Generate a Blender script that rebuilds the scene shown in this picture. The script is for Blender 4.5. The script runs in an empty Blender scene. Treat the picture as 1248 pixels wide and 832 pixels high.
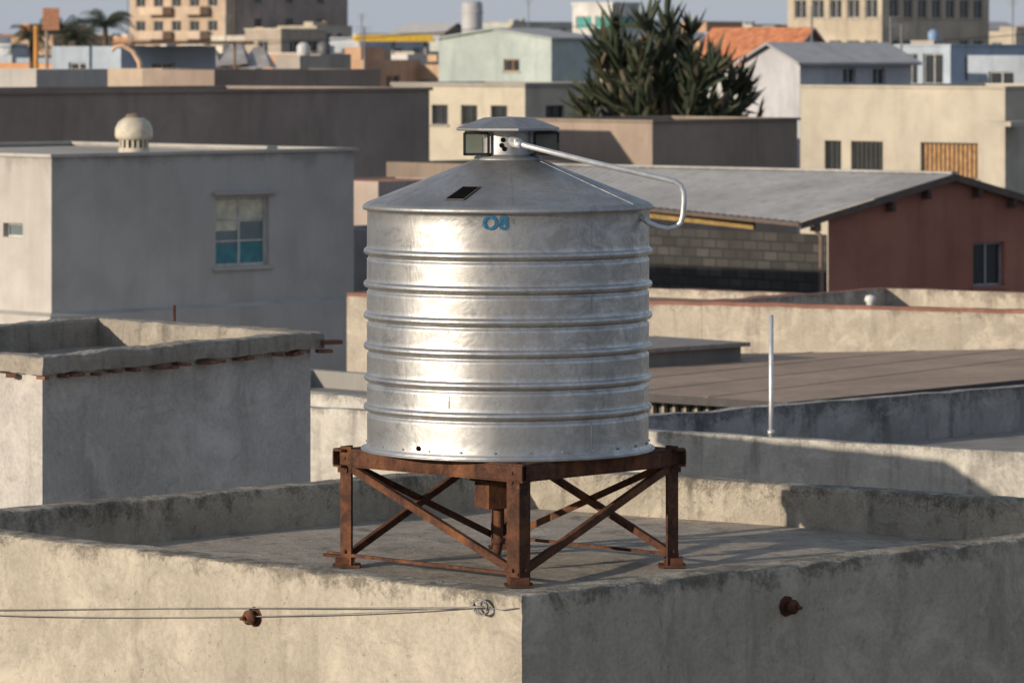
import bpy, math, random
from mathutils import Vector, noise
random.seed(7)
S = bpy.context.scene
CAMZ = 13.0

# ------------------------------------------------------------------ materials
def nt(name):
    m = bpy.data.materials.new(name); m.use_nodes = True
    n = m.node_tree.nodes; l = m.node_tree.links
    return m, n, l, n["Principled BSDF"]
def noise_n(n, l, vec, scale, detail=5, rough=.6, dist=0):
    x = n.new("ShaderNodeTexNoise")
    x.inputs["Scale"].default_value = scale; x.inputs["Detail"].default_value = detail
    x.inputs["Roughness"].default_value = rough; x.inputs["Distortion"].default_value = dist
    l.new(vec, x.inputs["Vector"]); return x.outputs["Fac"]
def ramp(n, l, fac, a, b, c0=(0,0,0,1), c1=(1,1,1,1)):
    r = n.new("ShaderNodeValToRGB"); r.color_ramp.elements[0].position = a; r.color_ramp.elements[1].position = b
    r.color_ramp.elements[0].color = c0; r.color_ramp.elements[1].color = c1
    l.new(fac, r.inputs[0]); return r.outputs[0]
def mixc(n, l, fac, a, b, mode='MIX'):
    m = n.new("ShaderNodeMix"); m.data_type = 'RGBA'; m.blend_type = mode
    for sock, v in ((m.inputs[0], fac), (m.inputs[6], a), (m.inputs[7], b)):
        if isinstance(v, (int, float)): sock.default_value = v
        elif isinstance(v, tuple): sock.default_value = (*v[:3], 1)
        else: l.new(v, sock)
    return m.outputs[2]
def mth(n, l, op, a, b=0.0):
    m = n.new("ShaderNodeMath"); m.operation = op
    for i, v in enumerate((a, b)):
        if isinstance(v, (int, float)): m.inputs[i].default_value = v
        else: l.new(v, m.inputs[i])
    return m.outputs[0]
def coords(n, l, scale=(1,1,1)):
    t = n.new("ShaderNodeTexCoord"); mp = n.new("ShaderNodeMapping"); mp.inputs["Scale"].default_value = scale
    l.new(t.outputs["Object"], mp.inputs["Vector"]); return mp.outputs[0]
def bump(n, l, b, h, strength, dist=.02):
    x = n.new("ShaderNodeBump"); x.inputs["Strength"].default_value = strength; x.inputs["Distance"].default_value = dist
    l.new(h, x.inputs["Height"]); l.new(x.outputs[0], b.inputs["Normal"]); return x
def shade(c, k): return tuple(min(1, v*k) for v in c[:3])

def plaster(name, c, stain=(.10,.09,.075), amt=.5, sc=1.0, ztop=None, dh=.3, rough=.9, bmp=.35, near=False, drip=1.0):
    m, n, l, b = nt(name)
    v = coords(n, l); vs = coords(n, l, (1.6*sc, 1.6*sc, .22*sc))
    big = noise_n(n, l, v, .55*sc, 3); med = noise_n(n, l, v, 3.2*sc, 6 if near else 4, .68, .4)
    st = noise_n(n, l, vs, 2.2, 4, .65)
    col = mixc(n, l, ramp(n, l, big, .35, .68), shade(c, .80), shade(c, 1.1))
    col = mixc(n, l, mth(n, l, 'MULTIPLY', ramp(n, l, med, .42, .70), .38), col, shade(c, .60))
    col = mixc(n, l, mth(n, l, 'MULTIPLY', ramp(n, l, st, .52, .72), amt), col, stain)
    h = med
    if near:
        fine = noise_n(n, l, v, 28*sc, 4, .7)
        col = mixc(n, l, mth(n, l, 'MULTIPLY', ramp(n, l, fine, .38, .68), .36), col, shade(c, .45))
        h = mth(n, l, 'ADD', med, mth(n, l, 'MULTIPLY', fine, .35))
    if ztop is not None:
        sx = n.new("ShaderNodeSeparateXYZ"); l.new(v, sx.inputs[0])
        g = mth(n, l, 'DIVIDE', mth(n, l, 'SUBTRACT', sx.outputs[2], ztop-dh), dh)
        g = mth(n, l, 'ADD', g, mth(n, l, 'MULTIPLY', mth(n, l, 'SUBTRACT', st, .5), 1.6*drip))
        g = mth(n, l, 'ADD', g, mth(n, l, 'MULTIPLY', mth(n, l, 'SUBTRACT', med, .5), 3.0))
        if near: g = mth(n, l, 'ADD', g, mth(n, l, 'MULTIPLY', mth(n, l, 'SUBTRACT', fine, .5), 1.6))
        col = mixc(n, l, mth(n, l, 'MULTIPLY', ramp(n, l, g, .30, 1.2), .78), col, stain)
    if near:
        peel = ramp(n, l, noise_n(n, l, v, 3.4, 8, .74, .8), .57, .65)
        col = mixc(n, l, mth(n, l, 'MULTIPLY', peel, .34), col, shade(c, .52))
        pit = ramp(n, l, noise_n(n, l, v, 21, 2, .5), .69, .76)
        col = mixc(n, l, mth(n, l, 'MULTIPLY', pit, .32), col, shade(stain, 1.2))
        light = ramp(n, l, noise_n(n, l, v, 1.9, 8, .76, .6), .50, .66)
        col = mixc(n, l, mth(n, l, 'MULTIPLY', light, .60), col, shade(c, 1.32))
        h = mth(n, l, 'SUBTRACT', h, mth(n, l, 'MULTIPLY', peel, .15))
        h = mth(n, l, 'SUBTRACT', h, mth(n, l, 'MULTIPLY', pit, .35))
    l.new(col, b.inputs["Base Color"]); b.inputs["Roughness"].default_value = rough
    b.inputs["Specular IOR Level"].default_value = .2
    if bmp > .16: bump(n, l, b, h, bmp, .03)
    return m

def simple(name, c, rough=.6, metal=0, var=.2, sc=6, spec=.4, bmp=0):
    m, n, l, b = nt(name); v = coords(n, l)
    f = noise_n(n, l, v, sc, 3)
    l.new(mixc(n, l, ramp(n, l, f, .3, .7), shade(c, 1-var), shade(c, 1+var)), b.inputs["Base Color"])
    b.inputs["Roughness"].default_value = rough; b.inputs["Metallic"].default_value = metal
    b.inputs["Specular IOR Level"].default_value = spec
    if bmp: bump(n, l, b, f, bmp, .01)
    return m

def rust():
    m, n, l, b = nt("rusty_steel"); v = coords(n, l)
    a = noise_n(n, l, v, 9, 7, .72, .5); c = noise_n(n, l, v, 60, 4, .7); d = noise_n(n, l, coords(n, l, (1,1,.5)), 3.5, 5, .65)
    col = mixc(n, l, ramp(n, l, a, .38, .66), (.045,.023,.017), (.14,.058,.032))
    col = mixc(n, l, mth(n, l, 'MULTIPLY', ramp(n, l, d, .50, .68), .65), col, (.27,.115,.052))
    col = mixc(n, l, mth(n, l, 'MULTIPLY', ramp(n, l, c, .48, .72), .6), col, (.035,.021,.016))
    l.new(col, b.inputs["Base Color"]); b.inputs["Roughness"].default_value = .88; b.inputs["Specular IOR Level"].default_value = .25
    bump(n, l, b, mth(n, l, 'ADD', a, mth(n, l, 'MULTIPLY', c, .4)), .6, .012)
    return m

def galv(name, c=.62, r0=.38, r1=.55, wav=.05, con=1.0):
    m, n, l, b = nt(name); v = coords(n, l)
    big = noise_n(n, l, coords(n, l, (1,1,.8)), 1.9, 4, .6, .6)
    med = noise_n(n, l, coords(n, l, (1,1,1.5)), 4.2, 7, .70, 1.2)
    sm = noise_n(n, l, coords(n, l, (1,1,.30)), 3.0, 5, .68, .3)
    spk = noise_n(n, l, v, 30, 5, .75)
    vo = n.new("ShaderNodeTexVoronoi"); vo.inputs["Scale"].default_value = 60; l.new(v, vo.inputs["Vector"])
    col = mixc(n, l, ramp(n, l, big, .35, .65), (c*.84, c*.85, c*.87), (c*1.14, c*1.13, c*1.12))
    col = mixc(n, l, mth(n, l, 'MULTIPLY', ramp(n, l, med, .44, .60), .62*con), col, (c*.53, c*.52, c*.50))
    col = mixc(n, l, mth(n, l, 'MULTIPLY', ramp(n, l, sm, .46, .66), .45*con), col, (c*.52, c*.49, c*.46))
    col = mixc(n, l, mth(n, l, 'MULTIPLY', ramp(n, l, spk, .48, .68), .45*con), col, (c*.50, c*.50, c*.50))
    mm = n.new("ShaderNodeSeparateColor"); l.new(vo.outputs["Color"], mm.inputs[0])
    col = mixc(n, l, mth(n, l, 'MULTIPLY', mm.outputs[0], .26), col, (c*.66, c*.67, c*.70))
    l.new(col, b.inputs["Base Color"]); b.inputs["Metallic"].default_value = .9
    rr = mth(n, l, 'ADD', mth(n, l, 'MULTIPLY', ramp(n, l, med, .36, .64), r1-r0), mth(n, l, 'MULTIPLY', spk, .10))
    rr = mth(n, l, 'ADD', rr, r0-.05)
    l.new(rr, b.inputs["Roughness"])
    h = mth(n, l, 'ADD', big, mth(n, l, 'MULTIPLY', med, .12))
    bump(n, l, b, h, wav, .12)
    return m

def glass(name, c=(.03,.035,.04), rough=.12):
    m, n, l, b = nt(name); v = coords(n, l)
    f = noise_n(n, l, v, 1.4, 3)
    l.new(mixc(n, l, f, shade(c, .5), shade(c, 1.7)), b.inputs["Base Color"]); b.inputs["Roughness"].default_value = rough
    return m

M_RUST = rust(); M_GALV = galv("galvanised_sheet", .56, .35, .55, .10); M_GALVC = galv("galvanised_cone", .45, .46, .62, .04, .8)
M_GALVP = simple("galvanised_pipe", (.6,.61,.62), .45, .6, .15, 12)
M_DARK = simple("dark_void", (.008,.008,.008), 1.0, spec=0)
M_GLASS = glass("window_glass"); M_GLASSB = glass("blue_window_glass", (.06,.13,.17), .15)
M_FRAME = simple("window_frame_paint", (.5,.5,.48), .6); M_FRAMEG = simple("grey_frame_paint", (.30,.31,.33), .6)
M_FRAMEB = simple("dark_frame_paint", (.06,.055,.05), .6)
M_WOOD = simple("wood_shutter", (.40,.22,.09), .7, var=.35)
M_TILE = simple("terracotta", (.46,.18,.09), .85, var=.35, sc=3)
M_RSHARD = simple("terracotta_shard", (.18,.085,.06), .9, var=.4, sc=12)
ST = (.085,.078,.068)
_mc = {}
def wallm(c, amt=.4):
    k = tuple(round(x, 3) for x in c)+(amt,)
    if k not in _mc: _mc[k] = plaster("render_wall_%d" % len(_mc), c, shade(c, .45), amt, .45, bmp=.1)
    return _mc[k]
M_ROOFG = plaster("roof_screed_grey", (.32,.30,.275), ST, .4, .6, bmp=.1)
M_ROOFL = plaster("roof_screed_light", (.50,.46,.40), (.2,.18,.15), .4, .6, bmp=.1)
M_SHEET = simple("sheet_roof_grey", (.42,.41,.41), .7, 0, .15, 1.5)

# ------------------------------------------------------------------ mesh builder
class MB:
    def __init__(s): s.v = []; s.f = []; s.m = []; s.s = []
    def face(s, pts, mat=0, sm=False):
        i = len(s.v); s.v += [tuple(p) for p in pts]; s.f.append(tuple(range(i, i+len(pts)))); s.m.append(mat); s.s.append(sm)
    def frame(s, p0, p1, up=(0,0,1)):
        a = Vector(p0); b = Vector(p1); d = (b-a).normalized(); u = Vector(up)
        if abs(d.dot(u)) > .98: u = Vector((1,0,0))
        x = d.cross(u).normalized(); y = x.cross(d).normalized(); return a, b, d, x, y
    def beam(s, p0, p1, w, h, mat=0, up=(0,0,1), ox=0, oy=0):
        a, b, d, x, y = s.frame(p0, p1, up); q = []
        for p in (a, b):
            for sx, sy in ((-1,-1),(1,-1),(1,1),(-1,1)): q.append(p + x*(ox+sx*w/2) + y*(oy+sy*h/2))
        for f in ((0,3,2,1),(4,5,6,7),(0,1,5,4),(1,2,6,5),(2,3,7,6),(3,0,4,7)): s.face([q[k] for k in f], mat)
    def box(s, c, sz, rot=0, mat=0):
        cs, sn = math.cos(rot), math.sin(rot); x, y, z = sz[0]/2, sz[1]/2, sz[2]
        q = [(c[0]+a*x*cs-b*y*sn, c[1]+a*x*sn+b*y*cs, c[2]+k*z) for k in (0,1) for a, b in ((-1,-1),(1,-1),(1,1),(-1,1))]
        for f in ((0,3,2,1),(4,5,6,7),(0,1,5,4),(1,2,6,5),(2,3,7,6),(3,0,4,7)): s.face([q[k] for k in f], mat)
    def tube(s, pts, r, n=12, mat=0, caps=True, radii=None):
        pts = [Vector(p) for p in pts]; base = len(s.v); px = None
        for i, p in enumerate(pts):
            d = ((pts[i+1] if i+1 < len(pts) else p) - (pts[i-1] if i else p)).normalized()
            if px is None:
                u = Vector((0,0,1)) if abs(d.z) < .95 else Vector((1,0,0)); px = d.cross(u).normalized()
            px = (px - d*px.dot(d)).normalized(); y = d.cross(px); rr = radii[i] if radii else r
            for k in range(n):
                a = 2*math.pi*k/n; s.v.append(tuple(p + px*math.cos(a)*rr + y*math.sin(a)*rr))
        for i in range(len(pts)-1):
            for k in range(n):
                a = base+i*n+k; b = base+i*n+(k+1) % n
                s.f.append((a, b, b+n, a+n)); s.m.append(mat); s.s.append(True)
        if caps:
            s.f.append(tuple(base+k for k in range(n))[::-1]); s.m.append(mat); s.s.append(False)
            e = base+(len(pts)-1)*n; s.f.append(tuple(e+k for k in range(n))); s.m.append(mat); s.s.append(False)
    def lathe(s, cx, cy, prof, n=96, mat=0, sm=True, a0=0):
        base = len(s.v)
        for r, z in prof:
            for k in range(n):
                a = a0+2*math.pi*k/n; s.v.append((cx+r*math.cos(a), cy+r*math.sin(a), z))
        for i in range(len(prof)-1):
            for k in range(n):
                a = base+i*n+k; b = base+i*n+(k+1) % n
                s.f.append((a, b, b+n, a+n)); s.m.append(mat); s.s.append(sm)
    def build(s, name, mats, parent=None, weld=False):
        me = bpy.data.meshes.new(name); me.from_pydata(s.v, [], s.f)
        for m in mats: me.materials.append(m)
        for p, a, b in zip(me.polygons, s.m, s.s): p.material_index = a; p.use_smooth = b
        if weld:
            import bmesh
            bm = bmesh.new(); bm.from_mesh(me); bmesh.ops.remove_doubles(bm, verts=bm.verts, dist=.0005)
            bmesh.ops.recalc_face_normals(bm, faces=bm.faces); bm.to_mesh(me); bm.free()
        me.update(); o = bpy.data.objects.new(name, me); S.collection.objects.link(o)
        if parent: o.parent = parent
        return o
def empty(name):
    e = bpy.data.objects.new(name, None); S.collection.objects.link(e); return e

def inset(poly, d):
    out = []; n = len(poly)
    for i in range(n):
        p = Vector(poly[i]); a = (p-Vector(poly[i-1])).normalized(); b = (Vector(poly[(i+1) % n])-p).normalized()
        na = Vector((-a.y, a.x)); nb = Vector((-b.y, b.x)); m = (na+nb).normalized()
        out.append(tuple(p + m*d/max(.2, m.dot(na))))
    return out
def rect(nx, ny, wr, wl, a=45):
    a = math.radians(a); r = (math.cos(a), math.sin(a)); q = (-math.sin(a), math.cos(a))
    return [(nx, ny), (nx+r[0]*wr, ny+r[1]*wr), (nx+r[0]*wr+q[0]*wl, ny+r[1]*wr+q[1]*wl), (nx+q[0]*wl, ny+q[1]*wl)]
# material slots: 0 wall 1 roof 2 glass 3 frame 4 trim 5 other wall
def wall(mb, p0, p1, z0, z1, wins=(), mat=0, depth=.14):
    p0 = Vector(p0); p1 = Vector(p1); L = (p1-p0).length; d = (p1-p0)/L; o = Vector((d.y, -d.x))
    P = lambda u, k, z: (p0.x+d.x*u+o.x*k, p0.y+d.y*u+o.y*k, z)
    wins = [w for w in wins if w[0] > .02 and w[1] < L-.02 and w[2] > z0 and w[3] < z1-.02]
    us = sorted({0, L, *[w[0] for w in wins], *[w[1] for w in wins]}); zs = sorted({z0, z1, *[w[2] for w in wins], *[w[3] for w in wins]})
    for i in range(len(us)-1):
        for j in range(len(zs)-1):
            cu = (us[i]+us[i+1])/2; cz = (zs[j]+zs[j+1])/2
            if any(w[0] < cu < w[1] and w[2] < cz < w[3] for w in wins): continue
            mb.face([P(us[i],0,zs[j]), P(us[i+1],0,zs[j]), P(us[i+1],0,zs[j+1]), P(us[i],0,zs[j+1])], mat)
    for w in wins:
        u0, u1, a, b = w[:4]; kind = w[4] if len(w) > 4 else 'x'; k = -depth
        mb.face([P(u0,0,a),P(u1,0,a),P(u1,k,a),P(u0,k,a)], 4); mb.face([P(u0,k,b),P(u1,k,b),P(u1,0,b),P(u0,0,b)], mat)
        mb.face([P(u0,0,a),P(u0,k,a),P(u0,k,b),P(u0,0,b)], mat); mb.face([P(u1,k,a),P(u1,0,a),P(u1,0,b),P(u1,k,b)], mat)
        gm = 5 if kind == 'wood' else 2
        mb.face([P(u0,k,a),P(u1,k,a),P(u1,k,b),P(u0,k,b)], gm)
        t = .05 if (u1-u0) > .8 else .035; kk = k+.03
        def bar(ua, ub, za, zb, m=3):
            mb.face([P(ua,kk,za),P(ub,kk,za),P(ub,kk,zb),P(ua,kk,zb)], m)
            mb.face([P(ua,k+.002,za),P(ua,kk,za),P(ua,kk,zb),P(ua,k+.002,zb)], m); mb.face([P(ub,kk,za),P(ub,k+.002,za),P(ub,k+.002,zb),P(ub,kk,zb)], m)
            mb.face([P(ua,kk,zb),P(ub,kk,zb),P(ub,k+.002,zb),P(ua,k+.002,zb)], m)
        bar(u0,u0+t,a,b); bar(u1-t,u1,a,b); bar(u0+t,u1-t,a,a+t); bar(u0+t,u1-t,b-t,b)
        if kind in ('x', 'cross'): um = (u0+u1)/2; bar(um-t/2,um+t/2,a+t,b-t)
        if kind == 'cross':
            for fz in (.36, .68):
                zc = a+(b-a)*fz; bar(u0+t,(u0+u1)/2-t/2,zc-t/3,zc+t/3); bar((u0+u1)/2+t/2,u1-t,zc-t/3,zc+t/3)
        if kind in ('bars', 'wood'):
            nb = max(3, int((u1-u0)/.17))
            for q in range(1, nb):
                uu = u0+(u1-u0)*q/nb; bar(uu-.02,uu+.02,a+t,b-t)
        if kind != 'nosill':
            q = [P(u0-.08,-.0,a-.07),P(u1+.08,0,a-.07),P(u1+.08,.07,a-.07),P(u0-.08,.07,a-.07)]
            q2 = [(x, y, a-.004) for x, y, _ in q]
            mb.face([q[3],q[2],q2[2],q2[3]], 4); mb.face([q2[3],q2[2],q2[1],q2[0]], 4); mb.face([q[0],q[3],q2[3],q2[0]], 4); mb.face([q[2],q[1],q2[1],q2[2]], 4)
def building(name, poly, ztop, cw, wins=None, roof=None, par=.25, th=.18, z0=0, glassm=None, framem=None, trim=None, other=None, coping=0, amt=.4, extra=None):
    mb = MB(); n = len(poly); wins = wins or {}
    for i in range(n): wall(mb, poly[i], poly[(i+1) % n], z0, ztop, wins.get(i, ()))
    ins = inset(poly, th)
    for i in range(n):
        j = (i+1) % n; A, B, C, D = poly[i], poly[j], ins[j], ins[i]
        if not coping: mb.face([(*A,ztop),(*B,ztop),(*C,ztop),(*D,ztop)], 0)
        mb.face([(*C,ztop-par),(*D,ztop-par),(*D,ztop),(*C,ztop)], 0)
    mb.face([(*p, ztop-par) for p in ins], 1)
    if coping:
        out = inset(poly, -.07); inn = inset(poly, th+.04)
        for i in range(n):
            j = (i+1) % n; a, b, za, zb = out[i], out[j], ztop-.03, ztop+coping
            mb.face([(*a,za),(*b,za),(*b,zb),(*a,zb)], 4)
            mb.face([(*out[i],zb),(*out[j],zb),(*inn[j],zb),(*inn[i],zb)], 4)
            mb.face([(*inn[j],za),(*inn[i],za),(*inn[i],zb),(*inn[j],zb)], 4)
            mb.face([(*out[j],za),(*out[i],za),(*poly[i],za),(*poly[j],za)], 4)
    if extra: extra(mb)
    cm = cw if not isinstance(cw, tuple) else wallm(cw, amt)
    return mb.build(name, [cm, roof or M_ROOFG, glassm or M_GLASS, framem or M_FRAME, trim or cm, other or M_WOOD, M_SHEET])
def grid_wins(L, z_lo, z_hi, rng, ww=1.1, gap=2.4, st=3.0, kind='x', hh=1.2):
    out = []; k = max(1, int((L-.6)/gap)); off = (L-(k-1)*gap)/2; z = z_hi-2.1
    while z > z_lo:
        for i in range(k):
            if rng.random() < .88: out.append((off+i*gap-ww/2, off+i*gap+ww/2, z, z+hh, kind))
        z -= st
    return out
def gable_house(name, poly, ze, zr, cw, roofm, wins=None, along=0, over=.35, **k):
    mb = MB(); wins = wins or {}
    for i in range(4): wall(mb, poly[i], poly[(i+1) % 4], 0, ze, wins.get(i, ()))
    p = [Vector(q) for q in poly]
    if along == 0: a, b, c, d = p[0], p[1], p[2], p[3]
    else: a, b, c, d = p[3], p[0], p[1], p[2]
    r0 = (d+a)/2; r1 = (b+c)/2; dr = (r1-r0).normalized()*over; pr = Vector((-dr.y, dr.x)); sl = (zr-ze)/((d-a).length/2)
    mb.face([(*d,ze),(*a,ze),(*r0,zr-.02)], 0); mb.face([(*b,ze),(*c,ze),(*r1,zr-.02)], 0)
    zo = ze-sl*over+.03
    A = a-dr-pr; B = b+dr-pr; C = c+dr+pr; D = d-dr+pr; R0 = r0-dr; R1 = r1+dr; t = .1
    mb.face([(*A,zo),(*B,zo),(*R1,zr),(*R0,zr)], 1); mb.face([(*C,zo),(*D,zo),(*R0,zr),(*R1,zr)], 1)
    mb.face([(*A,zo-t),(*B,zo-t),(*B,zo),(*A,zo)], 4)
    mb.face([(*D,zo-t),(*R0,zr-t),(*R0,zr),(*D,zo)], 4); mb.face([(*R0,zr-t),(*A,zo-t),(*A,zo),(*R0,zr)], 4)
    mb.face([(*B,zo-t),(*R1,zr-t),(*R1,zr),(*B,zo)], 4); mb.face([(*R1,zr-t),(*C,zo-t),(*C,zo),(*R1,zr)], 4)
    mb.face([(*B,zo-t),(*A,zo-t),(*R0,zr-t),(*R1,zr-t)], 4)
    return mb.build(name, [wallm(cw), roofm, k.get('glassm', M_GLASS), k.get('framem', M_FRAME), k.get('trim', wallm(shade(cw,.8))), M_WOOD])

# ------------------------------------------------------------------ ground
g = MB(); g.face([(-6000,-3000,0),(6000,-3000,0),(6000,9000,0),(-6000,9000,0)])
g.build("ground", [plaster("dusty_ground", (.24,.21,.18), (.12,.11,.10), .5, .06, bmp=.1)])

# ------------------------------------------------------------------ main roof with parapet
MP = [(0.06,28.0),(5.52,33.06),(0.0,36.95),(-4.73,32.6)]
def sweep(poly, prof, step, z_noise, mat=0):
    mb = MB(); n = len(poly)
    offs = [inset(poly, o) for o, z in prof]
    for i in range(n):
        L = (Vector(poly[(i+1) % n])-Vector(poly[i])).length; k = max(1, int(L/step)); rows = []
        for q in range(k+1):
            t = q/k; row = []
            for (o, z), of in zip(prof, offs):
                p = Vector(of[i]).lerp(Vector(of[(i+1) % n]), t); v = Vector((p.x, p.y, z))
                if z > 8.5:
                    nn = noise.noise_vector(v*1.3)*.010 + noise.noise_vector(v*6)*.005 + noise.noise_vector(v*22)*.003
                    w = 1.0 if z > 9.4 else .45
                    ed = noise.noise(Vector((p.x*5, p.y*5, 3.3)))
                    v += nn*w*z_noise
                    if z > 9.49 and z < 9.549 and ed > .25: v.z -= (ed-.25)*.06
                row.append(len(mb.v)); mb.v.append(tuple(v))
            rows.append(row)
        for q in range(k):
            a = rows[q]; b = rows[q+1]
            for kk in range(len(prof)-1):
                mb.f.append((a[kk], b[kk], b[kk+1], a[kk+1])); mb.m.append(mat); mb.s.append(True)
    return mb
prof = [(0,0),(0,4),(0,7.8),(0,8.4)]+[(0,8.5+.06*i) for i in range(1,15)]+[(0,9.42),(0,9.48),(0,9.52),(.006,9.54),(.02,9.548),(.06,9.55)]+[(.1+.03*i,9.55) for i in range(5)]+[(.245,9.548),(.262,9.538),(.27,9.515),(.27,9.45),(.27,9.38),(.27,9.3),(.275,9.21)]
mroof = empty("concrete_rooftop_building")
M_MAIN = plaster("parapet_plaster", (.455,.41,.34), (.11,.095,.078), .34, 1.0, 9.56, .15, near=True, bmp=.55, drip=.9)
M_MAINT = plaster("parapet_inner_concrete", (.43,.385,.315), (.09,.08,.066), .55, 1.6, 9.62, .30, near=True, bmp=.75, drip=.8)
mb = sweep(MP, prof, .07, 1.0)
np_ = len(prof)-1
for i in range(len(mb.f)):
    if i % np_ >= 21: mb.m[i] = 1
mb.build("parapet_walls", [M_MAIN, M_MAINT], mroof)
fl = MB(); ins = inset(MP, .27)
A, B, C, D = [Vector(p) for p in ins]; G = 60
for i in range(G):
    for j in range(G):
        q = []
        for u, v in ((i,j),(i+1,j),(i+1,j+1),(i,j+1)):
            p = A.lerp(B, u/G).lerp(D.lerp(C, u/G), v/G); q.append((p.x, p.y, 9.22+.012*noise.noise(Vector((p.x*1.2,p.y*1.2,0)))))
        fl.face(q, 0, True)
fl.build("roof_floor", [plaster("roof_floor_concrete", (.42,.365,.30), (.10,.09,.075), .85, 1.3, near=True, bmp=.7)], mroof, weld=True)

# ------------------------------------------------------------------ tank stand
st = empty("rusty_steel_tank_stand")
Lf, Ff, Rf, Bf = (-1.25,32.4), (0.05,31.15), (1.21,32.4), (-0.08,33.62)
ZF, ZT = 9.235, 10.07
mb = MB(); legs = {'l':Lf,'f':Ff,'r':Rf,'b':Bf}
c0 = Vector((-.02,32.4))
for k, p in legs.items():
    pv = Vector(p); d = (c0-pv).normalized(); s = Vector((-d.y, d.x))
    for sg in (1, -1):
        w = (d+s*sg).normalized()
        a = pv + w*.055
        mb.beam((a.x,a.y,ZF),(a.x,a.y,ZT+(.03 if k in 'lr' else .0)), .012, .115, 0, up=(w.x,w.y,0))
    mb.box((pv.x+d.x*.04, pv.y+d.y*.04, ZF-.012), (.2,.2,.014), math.atan2(d.y,d.x), 0)
    mb.box((pv.x+d.x*.03, pv.y+d.y*.03, ZF+.002), (.14,.14,.05), math.atan2(d.y,d.x), 0)
    mb.box((pv.x+d.x*.045, pv.y+d.y*.045, ZT-.16), (.10,.10,.04), math.atan2(d.y,d.x)+.785, 0)
mb.build("legs", [M_RUST], st)
mb = MB(); seq = [Lf, Ff, Rf, Bf]
for i in range(4):
    a = Vector(seq[i]); b = Vector(seq[(i+1) % 4]); d = (b-a).normalized(); o = Vector((d.y,-d.x))
    e0, e1 = (.07, .045) if i % 2 == 0 else (-.05, .07)
    a2 = a-d*e0; b2 = b+d*e1; zc = ZT-.052
    mb.beam((a2.x,a2.y,zc),(b2.x,b2.y,zc), .012, .10, ox=.012)
    mb.beam((a2.x-o.x*.03,a2.y-o.y*.03,ZT+.006),(b2.x-o.x*.03,b2.y-o.y*.03,ZT+.006), .085, .013)
    mb.beam((a2.x-o.x*.03,a2.y-o.y*.03,ZT-.110),(b2.x-o.x*.03,b2.y-o.y*.03,ZT-.110), .085, .011)
for t in (.2,.4,.6,.8):
    a = Vector(Lf).lerp(Vector(Ff), t); b = Vector(Bf).lerp(Vector(Rf), t); mb.beam((a.x,a.y,ZT-.03),(b.x,b.y,ZT-.03), .05, .05)
mb.build("top_frame", [M_RUST], st)
mb = MB()
def br(p, zp, q, zq, w=.055):
    a = Vector((*p, zp)); b = Vector((*q, zq)); h = (b-a); h.z = 0; h.normalize(); o = Vector((h.y,-h.x,0))
    mb.beam(a+h*.08, b-h*.08, .008, w, up=(0,0,1))
    mb.beam(a+h*.08-o*.02, b-h*.08-o*.02, .036, .008, up=(0,0,1), oy=w/2-.004)
br(Lf, ZT-.12, Ff, ZF+.10, .055); br(Ff, ZF+.10, Rf, ZT-.12, .055)
br(Lf, ZF+.06, Bf, ZT-.1, .05); br((Lf[0],Lf[1]+.03), ZT-.1, (Bf[0],Bf[1]+.03), ZF+.08, .05)
br(Bf, ZF+.08, Rf, ZT-.1, .05); br((Bf[0],Bf[1]-.03), ZT-.1, (Rf[0],Rf[1]-.03), ZF+.08, .05)
mb.beam((Lf[0]-.1,Lf[1]+.1,ZF+.075),(*Ff,ZF+.075), .03,.022); mb.beam((*Bf,ZF+.07),(*Rf,ZF+.07), .03,.022)
mb.beam((Lf[0]-.13,Lf[1]+.02,ZF+.07),(Lf[0]+.1,Lf[1]-.02,ZF+.055), .05,.02)
mb.build("cross_braces", [M_RUST], st)
mb = MB()
mb.box((-.10,32.15,9.68),(.27,.22,.20),.5); mb.box((-.10,32.15,9.87),(.33,.27,.015),.5)
mb.tube([(-.1,32.1,9.7),(-.1,32.1,9.42),(-.11,32.08,9.36),(-.14,32.04,9.34)], .035); mb.tube([(-.1,32.1,9.46),(-.1,32.1,9.42)], .05)
mb.build("outlet_box_and_pipe", [M_RUST], st)
mb = MB()
for p in seq:
    pv = Vector(p); d = (pv-c0).normalized()
    for sg in (1,-1):
        s = Vector((-d.y,d.x))*sg
        for zz in (ZT-.05, ZF+.1, ZT-.12):
            a = pv + (-(d)+s).normalized()*.055; nn = (d+s).normalized()
            mb.tube([(a.x, a.y, zz),(a.x+nn.x*.028, a.y+nn.y*.028, zz)], .014, 6)
mb.build("bolts", [M_RUST], st)

# ------------------------------------------------------------------ tank
tk = empty("galvanised_water_tank"); TX, TY, R = -.03, 32.4, 1.03
ZB, ZR = 10.085, 11.86
prof = [(0,ZB),(R+.02,ZB),(R+.025,ZB+.012),(R+.004,ZB+.03),(R,ZB+.045),(R,ZB+.12),(R,ZB+.2)]
ribs = [10.396,10.612,10.84,11.062,11.29,11.53]
for z in ribs:
    prof += [(R,z-.075),(R,z-.056),(R-.010,z-.048),(R-.012,z-.034),(R-.006,z-.027)]  # undercut below each rib, added to draw a dark shadow line
    for k in range(0,9):
        a = -math.pi/2+math.pi*k/8; prof.append((R+.004+.020*math.cos(a), z+.024*math.sin(a)))
    prof += [(R+.002,z+.030),(R,z+.038),(R,z+.06),(R,z+.11)]
prof += [(R,ZR-.12),(R,ZR-.05),(R+.004,ZR-.035),(R+.014,ZR-.02),(R+.014,ZR-.008)]
mb = MB(); mb.lathe(TX, TY, prof, 180)
vv = []
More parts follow.
